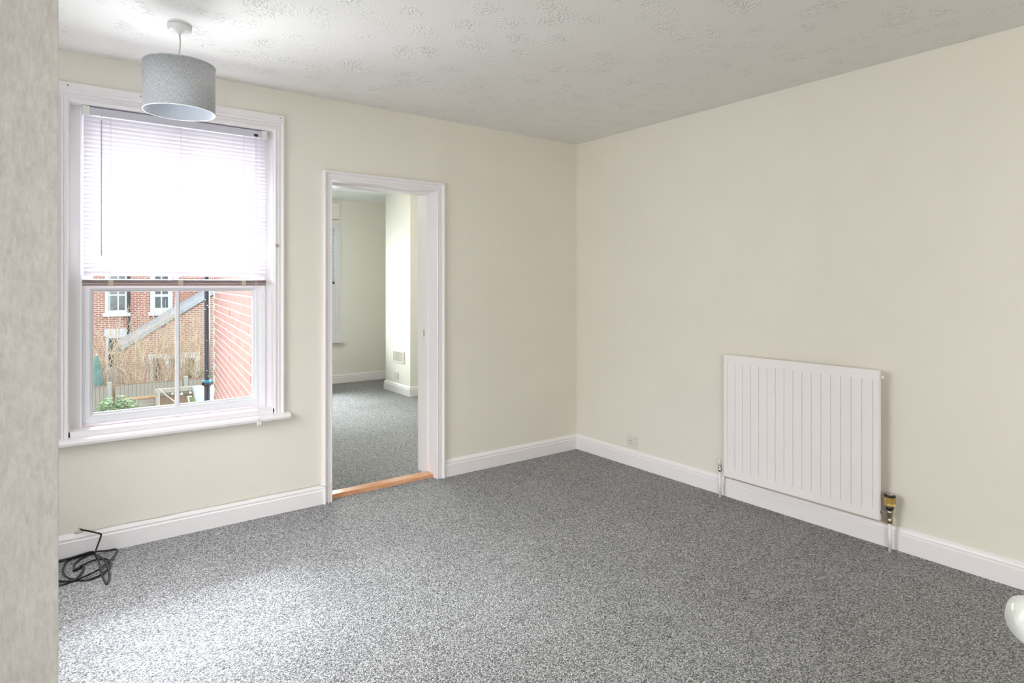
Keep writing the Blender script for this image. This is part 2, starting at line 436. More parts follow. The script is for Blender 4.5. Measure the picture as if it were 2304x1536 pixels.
M['paving'] = simple('concrete_paving', (0.42, 0.41, 0.38), 0.9, noise=0.12, nscale=4)
M['pale_green'] = simple('pale_green_sheet', (0.62, 0.70, 0.64), 0.35, noise=0.08, nscale=3)
M['parasol'] = simple('faded_green_canvas', (0.22, 0.36, 0.33), 0.8, noise=0.15, nscale=6)
M['bulb'] = simple('milky_bulb', (0.85, 0.82, 0.85), 0.2)
M['roof'] = simple('roof_slates', (0.20, 0.20, 0.22), 0.7, noise=0.2, nscale=3)

# ------------------------------------------------------------------ room shell
RX, BY, H = 3.515, 3.802, 2.548     # right wall, back wall, ceiling
LX, RY = -0.62, -2.25               # left wall, rear wall
BT = 0.258                          # thickness of the back wall
S = 'structure'
GZ0 = -3.26
NR, NF = 4.35, 8.27                 # next room: right wall, far wall
DX0, DX1, DZ = 1.408, 2.166, 2.036  # doorway
WX0, WX1, WZ0, WZ1 = 0.055, 1.055, 0.60, 2.305

def st(o, label, cat='wall'): return tag(o, label, cat, None, S)

fl = MB(); fl.box((LX - .1, RY - .1, -0.12), (RX + .1, BY + BT, 0.0)); fl.prism([(1.12, BY + BT), (NR, BY + BT), (NR, NF), (1.63, NF)], -0.12, 0.0, axis='z')
st(fl.build('floor', M['carpet']), 'grey flecked loop pile carpet over both rooms', 'floor')
st(box('ceiling', (LX - .1, RY - .1, H), (RX + .1, BY, H + .12), M['artex']), 'off white ceiling with swirled textured plaster', 'ceiling')
st(MB().prism([(1.12, BY + BT), (NR, BY + BT), (NR, NF), (1.63, NF)], H, H + .12, axis='z').build('ceiling', M['ceil2']), 'plain white ceiling of the room beyond the doorway', 'ceiling')

wb = MB()
y0, y1 = BY, BY + BT - 0.075
def bw(x0, x1, z0, z1): wb.box((x0, y0, z0), (x1, y1, z1))
bw(LX, WX0, 0, H); bw(WX0, WX1, 0, WZ0 - .03); bw(WX0, WX1, WZ1, H); bw(WX1, DX0 - .02, 0, H); bw(DX0 - .02, DX1 + .02, DZ + .02, H); bw(DX1 + .02, RX, 0, H)
st(wb.build('wall_back', M['wall']), 'cream painted back wall holding the window and the doorway')
wo = MB()
y0, y1 = BY + BT - 0.075, BY + BT
def bo(x0, x1, z0, z1): wo.box((x0, y0, z0), (x1, y1, z1))
bo(LX, 0.13, -3.3, H); bo(0.13, 0.99, -3.3, 0.66); bo(0.13, 0.99, 2.14, H); bo(0.99, 1.12, -3.3, H)
st(wo.build('wall_outer_leaf', M['brick_own']), 'outer red brick skin of the back wall around the window')
wn = MB()
for a, b in (((1.12, 0, ), (DX0 - .02, H)), ((DX1 + .02, 0), (NR, H))):
    wn.box((a[0], BY + BT - .075, a[1]), (b[0], BY + BT, b[1]))
wn.box((DX0 - .02, BY + BT - .075, DZ + .02), (DX1 + .02, BY + BT, H))
st(wn.build('wall_dividing', M['wall2']), 'next room side of the wall with the doorway')
st(box('wall_right', (RX, RY, 0), (RX + .1, BY + .0, H), M['wall']), 'cream painted right wall behind the radiator')
wl_ = MB()
for ya, yb, za, zb_ in ((RY, -2.12, 0, H), (-2.12, -.68, 0, .72), (-2.12, -.68, 2.28, H), (-.68, 1.6, 0, H), (1.6, 3.1, 0, .72), (1.6, 3.1, 2.18, H), (3.1, BY + BT, 0, H)):
    wl_.box((LX - .1, ya, za), (LX, yb, zb_))
st(wl_.build('wall_left', M['wall']), 'cream painted left wall beyond the near wall end')
wr = MB()
wr.box((LX, RY - .1, 0), (RX, RY, H))
st(wr.build('wall_rear', M['wall']), 'cream painted rear wall behind the camera')
st(box('wall_near', (LX, 1.15, 0), (0.0045, 1.27, H), M['wallpaper'], bevel=0.0015), 'end of the near wall in silvery grey textured wallpaper at the left')
# next room
wf_ = MB()
for x0f, x1f, z0f, z1f in ((1.62, 2.10, GZ0, H + .2), (2.10, 3.115, GZ0, .60), (2.10, 3.115, 2.19, H + .2), (3.115, NR, GZ0, H + .2)):
    wf_.box((x0f, NF, z0f), (x1f, NF + .26, z1f))
st(wf_.build('wall_far', M['wall2']), 'pale wall at the far end of the next room')
wq = MB()
for ya, yb, za, zb_ in ((BY + BT, NF, 0, H),):
    wq.box((3.95, ya, za), (NR, yb, zb_))
st(wq.build('wall_far_right', M['wall2']), 'right wall of the next room beside the chimney breast')
st(box('wall_chimney_breast', (3.49, 6.76, 0), (3.95, 7.46, H), M['wall2'], bevel=0.004), 'pale chimney breast jutting into the next room', 'chimney breast')

# skirting boards
SK = [(0, 0), (0.018, 0), (0.018, 0.084), (0.013, 0.088), (0.013, 0.094), (0.016, 0.099), (0.012, 0.108), (0.006, 0.118), (0, 0.121)]
def skirt(name, label, pts, mat, prof=SK):
    """pts: list of (x,y, nx,ny) with n the direction into the room (mitre vectors)"""
    rings = [[(x + nx * d, y + ny * d, z) for d, z in prof] for x, y, nx, ny in pts]
    o = MB().sweep(rings).build(name, mat); return st(o, label, 'skirting board')
skirt('baseboard_left', 'white skirting board under the window, left of the doorway', [(LX, BY, 0, -1), (DX0 - .056, BY, 0, -1)], M['white'])
skirt('baseboard_back', 'short white skirting board between the doorway and the corner', [(DX1 + .056, BY, 0, -1), (RX, BY, -1, -1)], M['white'])
skirt('baseboard_right', 'long white skirting board running under the radiator', [(RX, BY, -1, -1), (RX, RY, -1, 0)], M['white'])
skirt('baseboard_far', 'white skirting board on the far wall of the next room', [(1.86, NF, 0, -1), (3.95, NF, -1, -1)], M['white'])
skirt('baseboard_chimney_breast', 'white skirting board wrapped round the chimney breast',
      [(3.95, 7.46, 0, 1), (3.49, 7.46, -1, 1), (3.49, 6.76, -1, -1), (3.95, 6.76, 0, -1)], M['white'])
skirt('baseboard_far_right', 'white skirting board beyond the chimney breast', [(3.95, NF, -1, -1), (3.95, 7.46, -1, 0)], M['white'])

# ------------------------------------------------------------------ doorway
door = tag(empty('door_1', (DX0, BY, 0)), 'open doorway with white moulded casing leading to the next room', 'doorway', None, S)
def local(o, parent): o.location = -Vector(parent.location); return o
def frame_U(x0, x1, z0, z1, prof, y):
    """prof: (outward offset from the opening, projection into the room)"""
    return [[(x0 - d, y - h, z0) for d, h in prof], [(x0 - d, y - h, z1 + d) for d, h in prof],
            [(x1 + d, y - h, z1 + d) for d, h in prof], [(x1 + d, y - h, z0) for d, h in prof]]
CAS = [(0, 0), (0, 0.014), (0.004, 0.018), (0.009, 0.018), (0.011, 0.010), (0.019, 0.010), (0.021, 0.018), (0.028, 0.018), (0.030, 0.011),
       (0.038, 0.012), (0.041, 0.022), (0.046, 0.030), (0.053, 0.031), (0.058, 0.027), (0.058, 0)]
local(MB().sweep(frame_U(DX0, DX1, 0, DZ, CAS, BY)).build('casing', M['white'], door), door)
jm = MB()
jm.box((DX0 - .02, BY, 0), (DX0, BY + BT, DZ + .02)).box((DX1, BY, 0), (DX1 + .02, BY + BT, DZ + .02)).box((DX0, BY, DZ), (DX1, BY + BT, DZ + .02))
local(jm.build('jamb', M['white'], door), door)
sp = MB()
sp.box((DX0, BY + .115, 0.0), (DX0 + .012, BY + .15, DZ)).box((DX1 - .012, BY + .115, 0.0), (DX1, BY + .15, DZ)).box((DX0 + .012, BY + .115, DZ - .012), (DX1 - .012, BY + .15, DZ))
local(sp.build('door_stop', M['white'], door), door)
local(box('strike_plate', (DX1 - .003, BY + .165, 0.995), (DX1 + .001, BY + .180, 1.045), M['metal'], door), door)
local(MB().sweep([[(DX0 - d, BY + BT + h, 0) for d, h in CAS], [(DX0 - d, BY + BT + h, DZ + d) for d, h in CAS],
            [(DX1 + d, BY + BT + h, DZ + d) for d, h in CAS], [(DX1 + d, BY + BT + h, 0) for d, h in CAS]]).build('casing', M['white'], door), door)
th = MB().prism([(3.842, 0), (3.846, 0.018), (3.856, 0.024), (3.925, 0.024), (3.935, 0.012), (3.935, 0)], DX0 + .001, DX1 - .001, axis='x')
st(th.build('trim_1', M['threshold']), 'varnished orange-brown wooden threshold strip across the doorway', 'threshold')

# ------------------------------------------------------------------ window 1
win = tag(empty('window_1', (WX0, BY, WZ0)), 'white painted sash window with two tall panes below the blind', 'window', None, S)
WCAS = [(0, 0), (0, 0.012), (0.003, 0.016), (0.009, 0.016), (0.011, 0.008), (0.019, 0.009), (0.022, 0.017), (0.028, 0.017), (0.030, 0.010), (0.036, 0.012), (0.039, 0.023), (0.046, 0.027), (0.053, 0.025), (0.053, 0)]
local(MB().sweep(frame_U(WX0, WX1, 0.60, 2.300, WCAS, BY)).build('casing', M['white'], win), win)
hb = local(box('head_board', (WX0 - .053, BY - .022, 2.350), (WX1 + .053, BY, 2.390), M['white'], win, 0.0015), win)
for x, z in ((0.052, 2.372), (0.365, 2.374), (1.085, 2.374)):
    n_ = MB().lathe([(0.0028, 0), (0.0028, 0.0015), (0.0, 0.0015)], (0, 0, 0), 10, 'y').build('nail_head', M['darkplastic'], hb, loc=(x, BY - .0235, z))
SY = 3.882
bxf = MB()   # box frame around the sashes, flush strips inside the casing
bxf.box((WX0, 3.862, 0.60), (0.110, 3.98, 2.300)).box((1.012, 3.862, 0.60), (WX1, 3.98, 2.300)).box((0.110, 3.862, 2.272), (1.012, 3.98, 2.300)).box((0.110, 3.862, 0.60), (1.012, 3.98, 0.640))
local(bxf.build('box_frame', M['white'], win), win)
ln = MB()
ln.box((WX0 - .0, BY, 0.60), (WX0 + .006, 3.862, 2.300)).box((WX1 - .006, BY, 0.60), (WX1, 3.862, 2.300)).box((WX0 + .006, BY, 2.294), (WX1 - .006, 3.862, 2.300))
local(ln.build('lining', M['white'], win), win)
for xa, xb in ((0.104, 0.112), (1.010, 1.018)):
    local(box('staff_bead', (xa, 3.852, 0.630), (xb, 3.864, 2.29), M['sashwhite'], win, 0.002), win)
# sill with rounded nose
sp_ = [(BY + .06, 0.568), (BY - .045, 0.568), (BY - .056, 0.574), (BY - .060, 0.586), (BY - .056, 0.598), (BY - .045, 0.604), (BY + .06, 0.612)]
local(MB().prism(sp_, WX0 - .082, WX1 + .082, axis='x').build('sill', M['white'], win), win)
local(MB().prism([(BY + .0, 0.60), (BY + .062, 0.60), (BY + .062, 0.636), (BY + .03, 0.640), (BY + .0, 0.632)], WX0, WX1, axis='x').build('apron', M['white'], win), win)

def rect_loop(x0, x1, z0, z1, prof, y):
    """prof (inset from the outer edge, y)"""
    return [[(x0 + d, y + h, z0 + d) for d, h in prof], [(x0 + d, y + h, z1 - d) for d, h in prof],
            [(x1 - d, y + h, z1 - d) for d, h in prof], [(x1 - d, y + h, z0 + d) for d, h in prof]]
SP = [(0, 0.040), (0, 0.0), (0.006, -0.003), (0.016, -0.003), (0.018, 0.002), (0.036, 0.002), (0.040, 0.008), (0.044, 0.010), (0.050, 0.022), (0.054, 0.024), (0.054, 0.040)]
def sash(x0, x1, z0, z1, y, extra_top=0):
    g = MB().sweep(rect_loop(x0, x1, z0, z1, SP, y), closed_path=True)
    if extra_top: g.box((x0 + .05, y + .004, z1 - .054 - extra_top), (x1 - .05, y + .038, z1 - .05))
    o = local(g.build('sash', M['sashwhite'], win), win)
    gx0, gx1, gz0, gz1 = x0 + .052, x1 - .052, z0 + .052, z1 - .052
    xm = 0.556
    zt = gz1 - extra_top
    for n_, a, b in (('pane', gx0, xm - .006), ('pane', xm + .006, gx1)):
        MB().box((a, y + .027, gz0), (b, y + .030, zt)).build(n_, M['glass'], o)
    MB().prism([(xm - .011, y + .040), (xm - .011, y + .022), (xm - .004, y + .012), (xm + .004, y + .012), (xm + .011, y + .022), (xm + .011, y + .040)], gz0, zt, axis='z').build('glazing_bar', M['sashwhite'], o)
    return o
sash(0.110, 1.012, 0.646, 1.392, SY)
sash(0.110, 1.012, 1.352, 2.272, SY + .046, extra_top=0.03)
# little sash cord knob on the right casing
kn = MB().lathe([(0.004, 0), (0.0045, -0.008), (0.009, -0.012), (0.011, -0.018), (0.008, -0.024), (0.0, -0.026)], (0, 0, 0), 14, 'y')
local(kn.build('cleat', M['clip'], win), win).location += Vector((1.060, BY - .012, 1.608))

# ------------------------------------------------------------------ venetian blind
BX0, BX1 = 0.116, 1.016
blind = tag(empty('venetian_blind', (BX0, BY + .035, 2.292)), 'white slatted blind lowered over the upper half of the window', 'blind')
B0 = Vector(blind.location)
def bl(o): return local(o, blind)
bl(box('headrail', (BX0, BY + .012, 2.248), (BX1, BY + .050, 2.288), M['headrail'], blind, 0.002))
for a, b in ((BX0 - .003, BX0 + .028), (BX1 - .028, BX1 + .003)):
    bl(box('bracket', (a, BY + .008, 2.244), (b, BY + .054, 2.292), M['plastic'], blind, 0.002))
bl(box('maker_badge', (BX1 - .072, BY + .010, 2.252), (BX1 - .050, BY + .0125, 2.266), M['darkplastic'], blind))
# slat: curved strip
SW, PITCH, TILT = 0.025, 0.0222, R_(-62)
def slat_mesh():
    mb = MB(); prof = []
    for k in range(5):
        t = -1 + k / 2.0
        d = t * SW / 2; c = 0.0018 * (1 - t * t)
        # inner (room) edge down
        y = d * math.cos(TILT) + c * math.sin(TILT); z = d * math.sin(TILT) - c * math.cos(TILT)
        prof.append((y, z))
    top = [(y, z) for y, z in prof]; bot = [(y + 0.0003, z - 0.0003) for y, z in reversed(prof)]
    full = top + bot
    mb.sweep([[(x, y, z) for y, z in full] for x in (0, BX1 - BX0 - .004)])
    return mb
s0 = slat_mesh().build('slat', M['slat'], blind)
zs = []
z = 2.232
while z > 1.415: zs.append(z); z -= PITCH
for i, z in enumerate(zs):
    o = s0 if i == 0 else s0.copy()
    if i: col.objects.link(o); o.parent = blind
    o.location = Vector((BX0 + .002, BY + .030, z)) - B0
    o.rotation_euler = (R_(random.uniform(-2.5, 2.5)), R_(random.uniform(-.06, .06)), 0)
for k in range(4):
    bl(MB().sweep([[(x, BY + .018 + k*.0006, 1.3855 + .0052*k), (x, BY + .031, 1.3875 + .0052*k), (x, BY + .043, 1.3855 + .0052*k), (x, BY + .043, 1.3825 + .0052*k), (x, BY + .018, 1.3825 + .0052*k)] for x in (BX0 - .004, BX1 - .002)]).build('stacked_slat', M['stack_shade'], blind))
bl(box('bottom_rail', (BX0 - .004, BY + .017, 1.370), (BX1 - .002, BY + .044, 1.3815), M['stack_shade'], blind, 0.002))
LXS = [0.235, 0.560, 0.888]
for x in LXS:
    bl(box('cord_clip', (x - .012, BY + .012, 1.372), (x + .012, BY + .018, 1.402), M['clip'], blind, 0.003))
    lc = MB()
    lc.tube([(x, BY + .0165, 1.39), (x, BY + .0165, 2.25)], 0.0007, 5).tube([(x, BY + .044, 1.39), (x, BY + .044, 2.25)], 0.0007, 5)
    bl(lc.build('ladder_cord', M['cord'], blind))
wx = 0.193
bl(MB().tube([(wx, BY + .004, 2.236), (wx, BY + .006, 2.25)], 0.0016, 6).tube([(wx, BY + .004, 2.225), (wx + .0, BY + .0, 1.525)], 0.0036, 6).build('tilt_wand', M['wand'], blind))
cx_ = 0.950
pts = [(cx_, BY + .006, 2.25), (cx_ - .001, BY - .004, 1.5), (cx_ - .002, BY - .03, 1.0), (cx_ - .002, BY - .064, 0.615), (cx_ - .002, BY - .066, 0.575)]
pts2 = [(p[0] + .006, p[1], p[2]) for p in pts]
bl(MB().tube(pts, 0.0008, 5).tube(pts2, 0.0008, 5).build('pull_cord', M['cord'], blind))
for dx in (-.004, .010):
    bl(MB().lathe([(0.002, 0.0), (0.006, -0.008), (0.0065, -0.022), (0.004, -0.028), (0, -0.028)], (cx_ + dx, BY - .067, 0.582), 12).build('tassel', M['plastic'], blind))

# ------------------------------------------------------------------ pendant lamp
PX, PY = 0.453, 3.124
lamp = tag(empty('pendant_lamp', (PX, PY, H)), 'grey linen drum pendant lampshade hanging in front of the window', 'lamp')
rose = MB().lathe([(0.050, 0), (0.050, -0.006), (0.048, -0.020), (0.040, -0.026), (0.012, -0.030), (0.008, -0.038), (0.0, -0.038)], (0, 0, 0), 40).build('ceiling_rose', M['plastic'], lamp)
MB().tube([(0, 0, -.034), (0.003, 0.001, -.08), (-.002, 0.0, -.13), (0.0, 0, -.20), (0, 0, -.255)], 0.0032, 8).build('flex', M['cream_cable'], lamp)
SR, ST, SB = 0.146, -0.180, -0.392
shade = MB().lathe([(SR, SB), (SR, ST), (SR - .0015, ST), (SR - .0015, SB)], (0, 0, 0), 72, closed=True).build('lamp_shade', M['linen'], lamp)
MB().lathe([(SR - .0017, SB + .001), (SR - .0017, ST - .001), (SR - .0022, ST - .001), (SR - .0022, SB + .001)], (0, 0, 0), 72, closed=True).build('lining', M['shade_in'], shade)
for zz in (SB, ST):
    MB().tube([(SR*math.cos(a)*.998, SR*math.sin(a)*.998, zz) for a in [2*math.pi*k/64 for k in range(64)]], 0.0026, 6, closed=True).build('rim', M['sashwhite'] if zz == SB else M['linen'], shade)
sp2 = MB().tube([(0.02*math.cos(a), 0.02*math.sin(a), -.245) for a in [2*math.pi*k/24 for k in range(24)]], 0.0018, 6, closed=True)
for k in range(3):
    a = 2*math.pi*k/3
    sp2.tube([(0.02*math.cos(a), 0.02*math.sin(a), -.245), (SR*.98*math.cos(a), SR*.98*math.sin(a), -.190)], 0.0016, 6)
sp2.build('spider', M['plastic'], lamp)
MB().lathe([(0.008, -.235), (0.018, -.245), (0.019, -.285), (0.016, -.292), (0, -.292)], (0, 0, 0), 20).build('lamp_holder', M['plastic'], lamp)

# ------------------------------------------------------------------ radiator
RYa, RYb, RZ0, RZ1 = 2.336, 1.407, 0.148, 0.928
RF = 3.432   # front face
rad = tag(empty('radiator', (RF, (RYa + RYb) / 2, RZ0)), 'white ribbed panel radiator hung on the right wall', 'radiator')
def rl(o): return local(o, rad)
# pressed front panel: profile along y with grooves, swept in z between margins
NG = 17
gy0, gy1 = RYa - .030, RYb + .035
step = (gy0 - gy1) / (NG - 1)
ys = [(RYa, 0.0), (gy0 + .016, 0.0)]
for k in range(NG):
    gy = gy0 - k * step
    ys += [(gy + .0035, 0.0), (gy + .0015, 0.0065), (gy - .0015, 0.0065), (gy - .0035, 0.0)]
ys += [(gy1 - .012, 0.0), (RYb, 0.0)]
m_top = RZ1 - .055; m_bot = RZ0 + .055
mb = MB()
rows = [(RZ0, 0), (RZ0 + .006, 0), (m_bot - .006, 0), (m_bot + .004, 1), (m_top - .004, 1), (m_top + .006, 0), (RZ1 - .006, 0), (RZ1, 0)]
def fx(i, w, z):
    edge = 0.0
    if z in (RZ0, RZ1): edge = 0.006
    if i in (0, len(ys) - 1): edge = 0.006
    return RF + ys[i][1] * w + edge
YY = [(RYa, 0.0)] + [(RYa - .005, 0.0)] + ys[1:-1] + [(RYb + .005, 0.0), (RYb, 0.0)]
ys = YY
rings = []
for i, (y, d) in enumerate(ys):
    rings.append([(fx(i, w, z), y, z) for z, w in rows])
mb.sweep(rings, closed_prof=False)
pn = rl(mb.build('front_panel', M['rad'], rad))
sol = pn.modifiers.new('thick', 'SOLIDIFY'); sol.thickness = 0.0015; sol.offset = -1
rl(box('back_panel', (RF + .010, RYb + .001, RZ0 + .001), (RF + .022, RYa - .001, RZ1 - .001), M['rad'], rad, 0.004))
for yy in (RYa - .15, RYb + .15):
    rl(box('wall_bracket', (RF + .022, yy - .012, RZ0 + .06), (RX - .002, yy + .012, RZ1 - .08), M['rad'], rad))
rl(MB().lathe([(0.011, 0), (0.011, -.010), (0.006, -.012), (0, -.012)], (RF + .018, RYb, RZ1 - .035), 12, 'y').build('bleed_valve', M['rad'], rad))
# right thermostatic valve
VY = 1.366; VX = RF + .018
valve = empty('thermostatic_valve', (0, 0, 0)); valve.parent = rad; rl(valve)
def vl(o): return o
MB().tube([(VX, RYb + .002, 0.192), (VX, VY + .004, 0.192)], 0.008, 12).build('tail_pipe', M['metal'], valve)
MB().lathe([(0.0145, 0), (0.0145, -.016)], (VX, RYb - .004, 0.192), 6, 'y', smooth=False).build('union_nut', M['chrome'], valve)
MB().lathe([(0, 0.146), (0.011, 0.146), (0.0145, 0.152), (0.0145, 0.166), (0.011, 0.172), (0.013, 0.182), (0.015, 0.20), (0.0165, 0.216), (0.0, 0.216)], (VX, VY, 0), 20).build('valve_body', M['metal'], valve)
MB().lathe([(0.017, 0.216), (0.0205, 0.238), (0.0, 0.238)], (VX, VY, 0), 20).build('collar', M['darkplastic'], valve)
kn = MB()
prof_n = 40
ringz = [0.238, 0.244, 0.250, 0.283]
rings = []
for j, zz in enumerate(ringz):
    r_ = []
    for k in range(prof_n):
        a = 2*math.pi*k/prof_n
        rr = 0.0265 if (j < 2) else (0.0265 if k % 2 else 0.0225)
        r_.append((VX + rr*math.cos(a), VY + rr*math.sin(a), zz))
    rings.append(r_)
kn.sweep(rings)
kn.build('knob', M['brass'], valve)
MB().lathe([(0.0262, 0.283), (0.0262, 0.290), (0.023, 0.294), (0.020, 0.2945), (0.0, 0.2945)], (VX, VY, 0), 32).build('knob_cap', M['darkplastic'], valve)
MB().lathe([(0.0175, 0.2945), (0.0170, 0.2955), (0, 0.2955)], (VX, VY, 0), 32).build('cap_disc', M['chrome'], valve)
rl(MB().tube([(VX, VY, 0.0), (VX, VY, 0.148)], 0.0085, 14).build('pipe_tail', M['rad'], rad))
# left lockshield valve
LY = 2.372
valve2 = empty('lockshield_valve', (0, 0, 0)); valve2.parent = rad; rl(valve2)
MB().tube([(VX, RYa - .002, 0.192), (VX, LY, 0.192)], 0.007, 12).build('tail_pipe', M['chrome'], valve2)
MB().lathe([(0, 0.165), (0.010, 0.165), (0.0125, 0.172), (0.0125, 0.186), (0.010, 0.190), (0.0125, 0.196), (0.012, 0.206), (0.0, 0.206)], (VX, LY, 0), 8).build('valve_body', M['chrome'], valve2)
MB().lathe([(0.009, 0.206), (0.009, 0.230), (0.006, 0.242), (0.0, 0.243)], (VX, LY, 0), 14).build('brass_cap', M['plastic'], valve2)
rl(MB().tube([(VX, LY, 0.0), (VX, LY, 0.166)], 0.0085, 14).build('pipe_tail', M['rad'], rad))
rl(MB().tube([(RX - .022, LY, .128), (RX - .022, VY, .128)], 0.0055, 8).build('supply_pipe', simple('cream_pipe', (0.62, 0.53, 0.38), 0.4), rad))

# ------------------------------------------------------------------ wall socket (right wall)
def socket(loc, rz, label, w=0.098, h=0.090, switch=True):
    """faces local -y"""
    e = tag(empty('wall_socket', loc, rz), label, 'socket')
    MB().box((-w/2, -.010, -h/2), (w/2, 0, h/2)).build('face_plate', M['socket'], e, 0.003)
    for x, z_, hw, hh in ((-.012, .010, .0022, .005), (-.022, -.012, .0035, .0022), (0.0, -.012, .0035, .0022)):
        MB().box((x - hw, -.0106, z_ - hh), (x + hw, -.0095, z_ + hh)).build('slot', M['hole'], e)
    for x in (-w/2 + .010, w/2 - .010):
        MB().lathe([(0.0026, 0), (0.0026, -.001), (0, -.001)], (x, -.010, 0.0), 10, 'y').build('screw', M['hole'], e)
    if switch: MB().box((.020, -.0135, .004), (.030, -.009, .026)).build('rocker', M['plastic'], e, 0.001)
    return e
socket((RX, 3.180, 0.180), R_(-90), 'single white power socket low on the right wall')
socket((3.49, 7.13, 0.215), R_(-90), 'small white socket low on the chimney breast', 0.09, 0.09, False)
# vent grille on the chimney breast
vg = tag(empty('vent_grille', (3.49, 7.07, 0.46), R_(-90)), 'cream louvred air vent on the chimney breast', 'vent')
fr_ = MB(); W_, H_ = 0.30, 0.15
fr_.box((-W_/2, -.012, H_/2 - .018), (W_/2, 0, H_/2)).box((-W_/2, -.012, -H_/2), (W_/2, 0, -H_/2 + .018)).box((-W_/2, -.012, -H_/2 + .018), (-W_/2 + .018, 0, H_/2 - .018)).box((W_/2 - .018, -.012, -H_/2 + .018), (W_/2, 0, H_/2 - .018))
fr_.build('frame', M['plastic'], vg)
MB().box((-W_/2 + .018, -.003, -H_/2 + .018), (W_/2 - .018, 0, H_/2 - .018)).build('backing', simple('vent_shadow', (0.42, 0.40, 0.32), 0.8), vg)
lv = MB().box((-.005, -.010, -H_/2 + .018), (.005, -.004, H_/2 - .018)).build('louvre', M['socket'], vg)
for k in range(12):
    o = lv if k == 0 else lv.copy()
    if k: col.objects.link(o); o.parent = vg
    o.location = (-W_/2 + .030 + k * .0218, 0, 0)

# ------------------------------------------------------------------ window of the next room
w2 = tag(empty('window_2', (3.17, NF, 0.57)), 'narrow edge of a white window with a slatted blind in the next room', 'window', None, S)
X1 = 3.115; X0 = 2.10
def w2l(o): return local(o, w2)
CAS2 = [(0, 0), (0, 0.02), (0.03, 0.02), (0.035, 0.03), (0.065, 0.034), (0.065, 0)]
w2l(MB().sweep(frame_U(X0, X1, 0.60, 2.19, CAS2, NF)).build('casing', M['extwhite'], w2))
w2l(box('sill', (X0 - .1, NF - .09, .565), (X1 + .10, NF, .60), M['extwhite'], w2, 0.006))
w2l(MB().box((X0, NF - .014, .60), (X0 + .07, NF - .002, 2.19)).box((X1 - .07, NF - .014, .60), (X1, NF - .002, 2.19)).box((X0 + .07, NF - .014, .60), (X1 - .07, NF - .002, .68)).box((X0 + .07, NF - .014, 2.12), (X1 - .07, NF - .002, 2.19)).box((X0 + .07, NF - .014, 1.36), (X1 - .07, NF - .002, 1.41)).build('sash', M['extwhite'], w2))
w2l(box('pane', (X0 + .07, NF - .008, .68), (X1 - .07, NF - .004, 2.12), M['glass'], w2))
b2 = tag(empty('venetian_blind', (X0 + .02, NF - .03, 2.18)), 'grey-blue slatted blind half lowered in the next room window', 'blind')
s2 = MB().box((0, -.011, -.004), (X1 - X0 - .05, .011, -.001)).build('slat', simple('blue_grey_slat', (0.42, 0.48, 0.52), 0.5), b2)
for k in range(28):
    o = s2 if k == 0 else s2.copy()
    if k: col.objects.link(o); o.parent = b2
    o.location = (0, -.012, -.05 - k * .026); o.rotation_euler = (R_(28), 0, 0)
MB().box((0, -.028, -.80), (X1 - X0 - .05, -.002, -.77)).build('bottom_rail', M['darkplastic'], b2)
MB().box((0, -.030, -.03), (X1 - X0 - .05, -.0, -.0)).build('headrail', M['extwhite'], b2)
st(box('trim_2', (X0 - .1, NF - .07, 2.27), (3.155, NF, 2.485), M['wall2'], bevel=0.004), 'added shallow box standing in for the shaded recess above the next room window', 'lintel')  # box added in place of a wall recess, to give its shaded patch

# ------------------------------------------------------------------ cables
def smooth(pts, n=10, closed=False):
    P = [Vector(p) for p in pts]; out = []
    N = len(P)
    for i in range(N - 1 if not closed else N):
        p0 = P[i - 1] if (i > 0 or closed) else P[0]; p1 = P[i]; p2 = P[(i + 1) % N]; p3 = P[(i + 2) % N] if (i + 2 < N or closed) else P[-1]
        for k in range(n):
            t = k / n
            out.append(0.5 * ((2*p1) + (-p0 + p2)*t + (2*p0 - 5*p1 + 4*p2 - p3)*t*t + (-p0 + 3*p1 - 3*p2 + p3)*t*t*t))
    if not closed: out.append(P[-1])
    return out
def flo(px, py, z=0.004):
    u = (px - CX) / F_PX; v = -(py - HOR) / F_PX
    s, c = math.sin(YAW), math.cos(YAW); t = (z - EYE) / v
    return Vector(((s + u*c)*t, (c - u*s)*t, z))
coil = tag(empty('aerial_cable', flo(200, 1285)), 'black cable coiled on the carpet and fixed to the wall below the window', 'cable')
coil.location.z = 0
jx = 0.104
wall_pts = [(0.104, BY - .010, 0.140), (0.112, BY - .030, 0.140), (0.165, BY - .075, 0.128), (0.186, BY - .085, 0.118), (0.184, BY - .088, 0.100), (0.160, BY - .16, 0.055)]
f = [flo(222, 1262, .03), flo(227, 1285, .016), flo(234, 1305, .008), flo(240, 1313, .006), flo(245, 1300, .006), flo(243, 1278, .010),
     flo(233, 1258, .014), flo(205, 1243, .012), flo(175, 1244, .008), flo(150, 1262, .006), flo(141, 1285, .006), flo(155, 1300, .006),
     flo(190, 1305, .006), flo(228, 1292, .008), flo(248, 1270, .010), flo(238, 1257, .012), flo(205, 1262, .012), flo(165, 1283, .010), flo(178, 1278, .006), flo(184, 1270, .007),
     flo(186, 1282, .007), flo(170, 1302, .006), flo(130, 1317, .006), flo(90, 1310, .006), flo(85, 1285, .006), flo(120, 1262, .008), flo(160, 1245, .012),
     flo(200, 1237, .014), flo(215, 1240, .016), flo(240, 1231, .010), flo(262, 1235, .006), flo(258, 1248, .006), flo(245, 1262, .012), flo(215, 1285, .014), flo(160, 1306, .012), flo(110, 1302, .006),
     flo(80, 1275, .006), flo(100, 1248, .006), flo(140, 1254, .01), flo(180, 1244, .018), flo(203, 1236, .022), flo(212, 1242, .012), flo(190, 1250, .008), flo(168, 1268, .006), flo(168, 1280, .006), flo(180, 1276, .012)]
for q in f: q.y = min(q.y, BY - .030 - .01 * random.random())
P = smooth([Vector(p) for p in wall_pts] + f, 8)
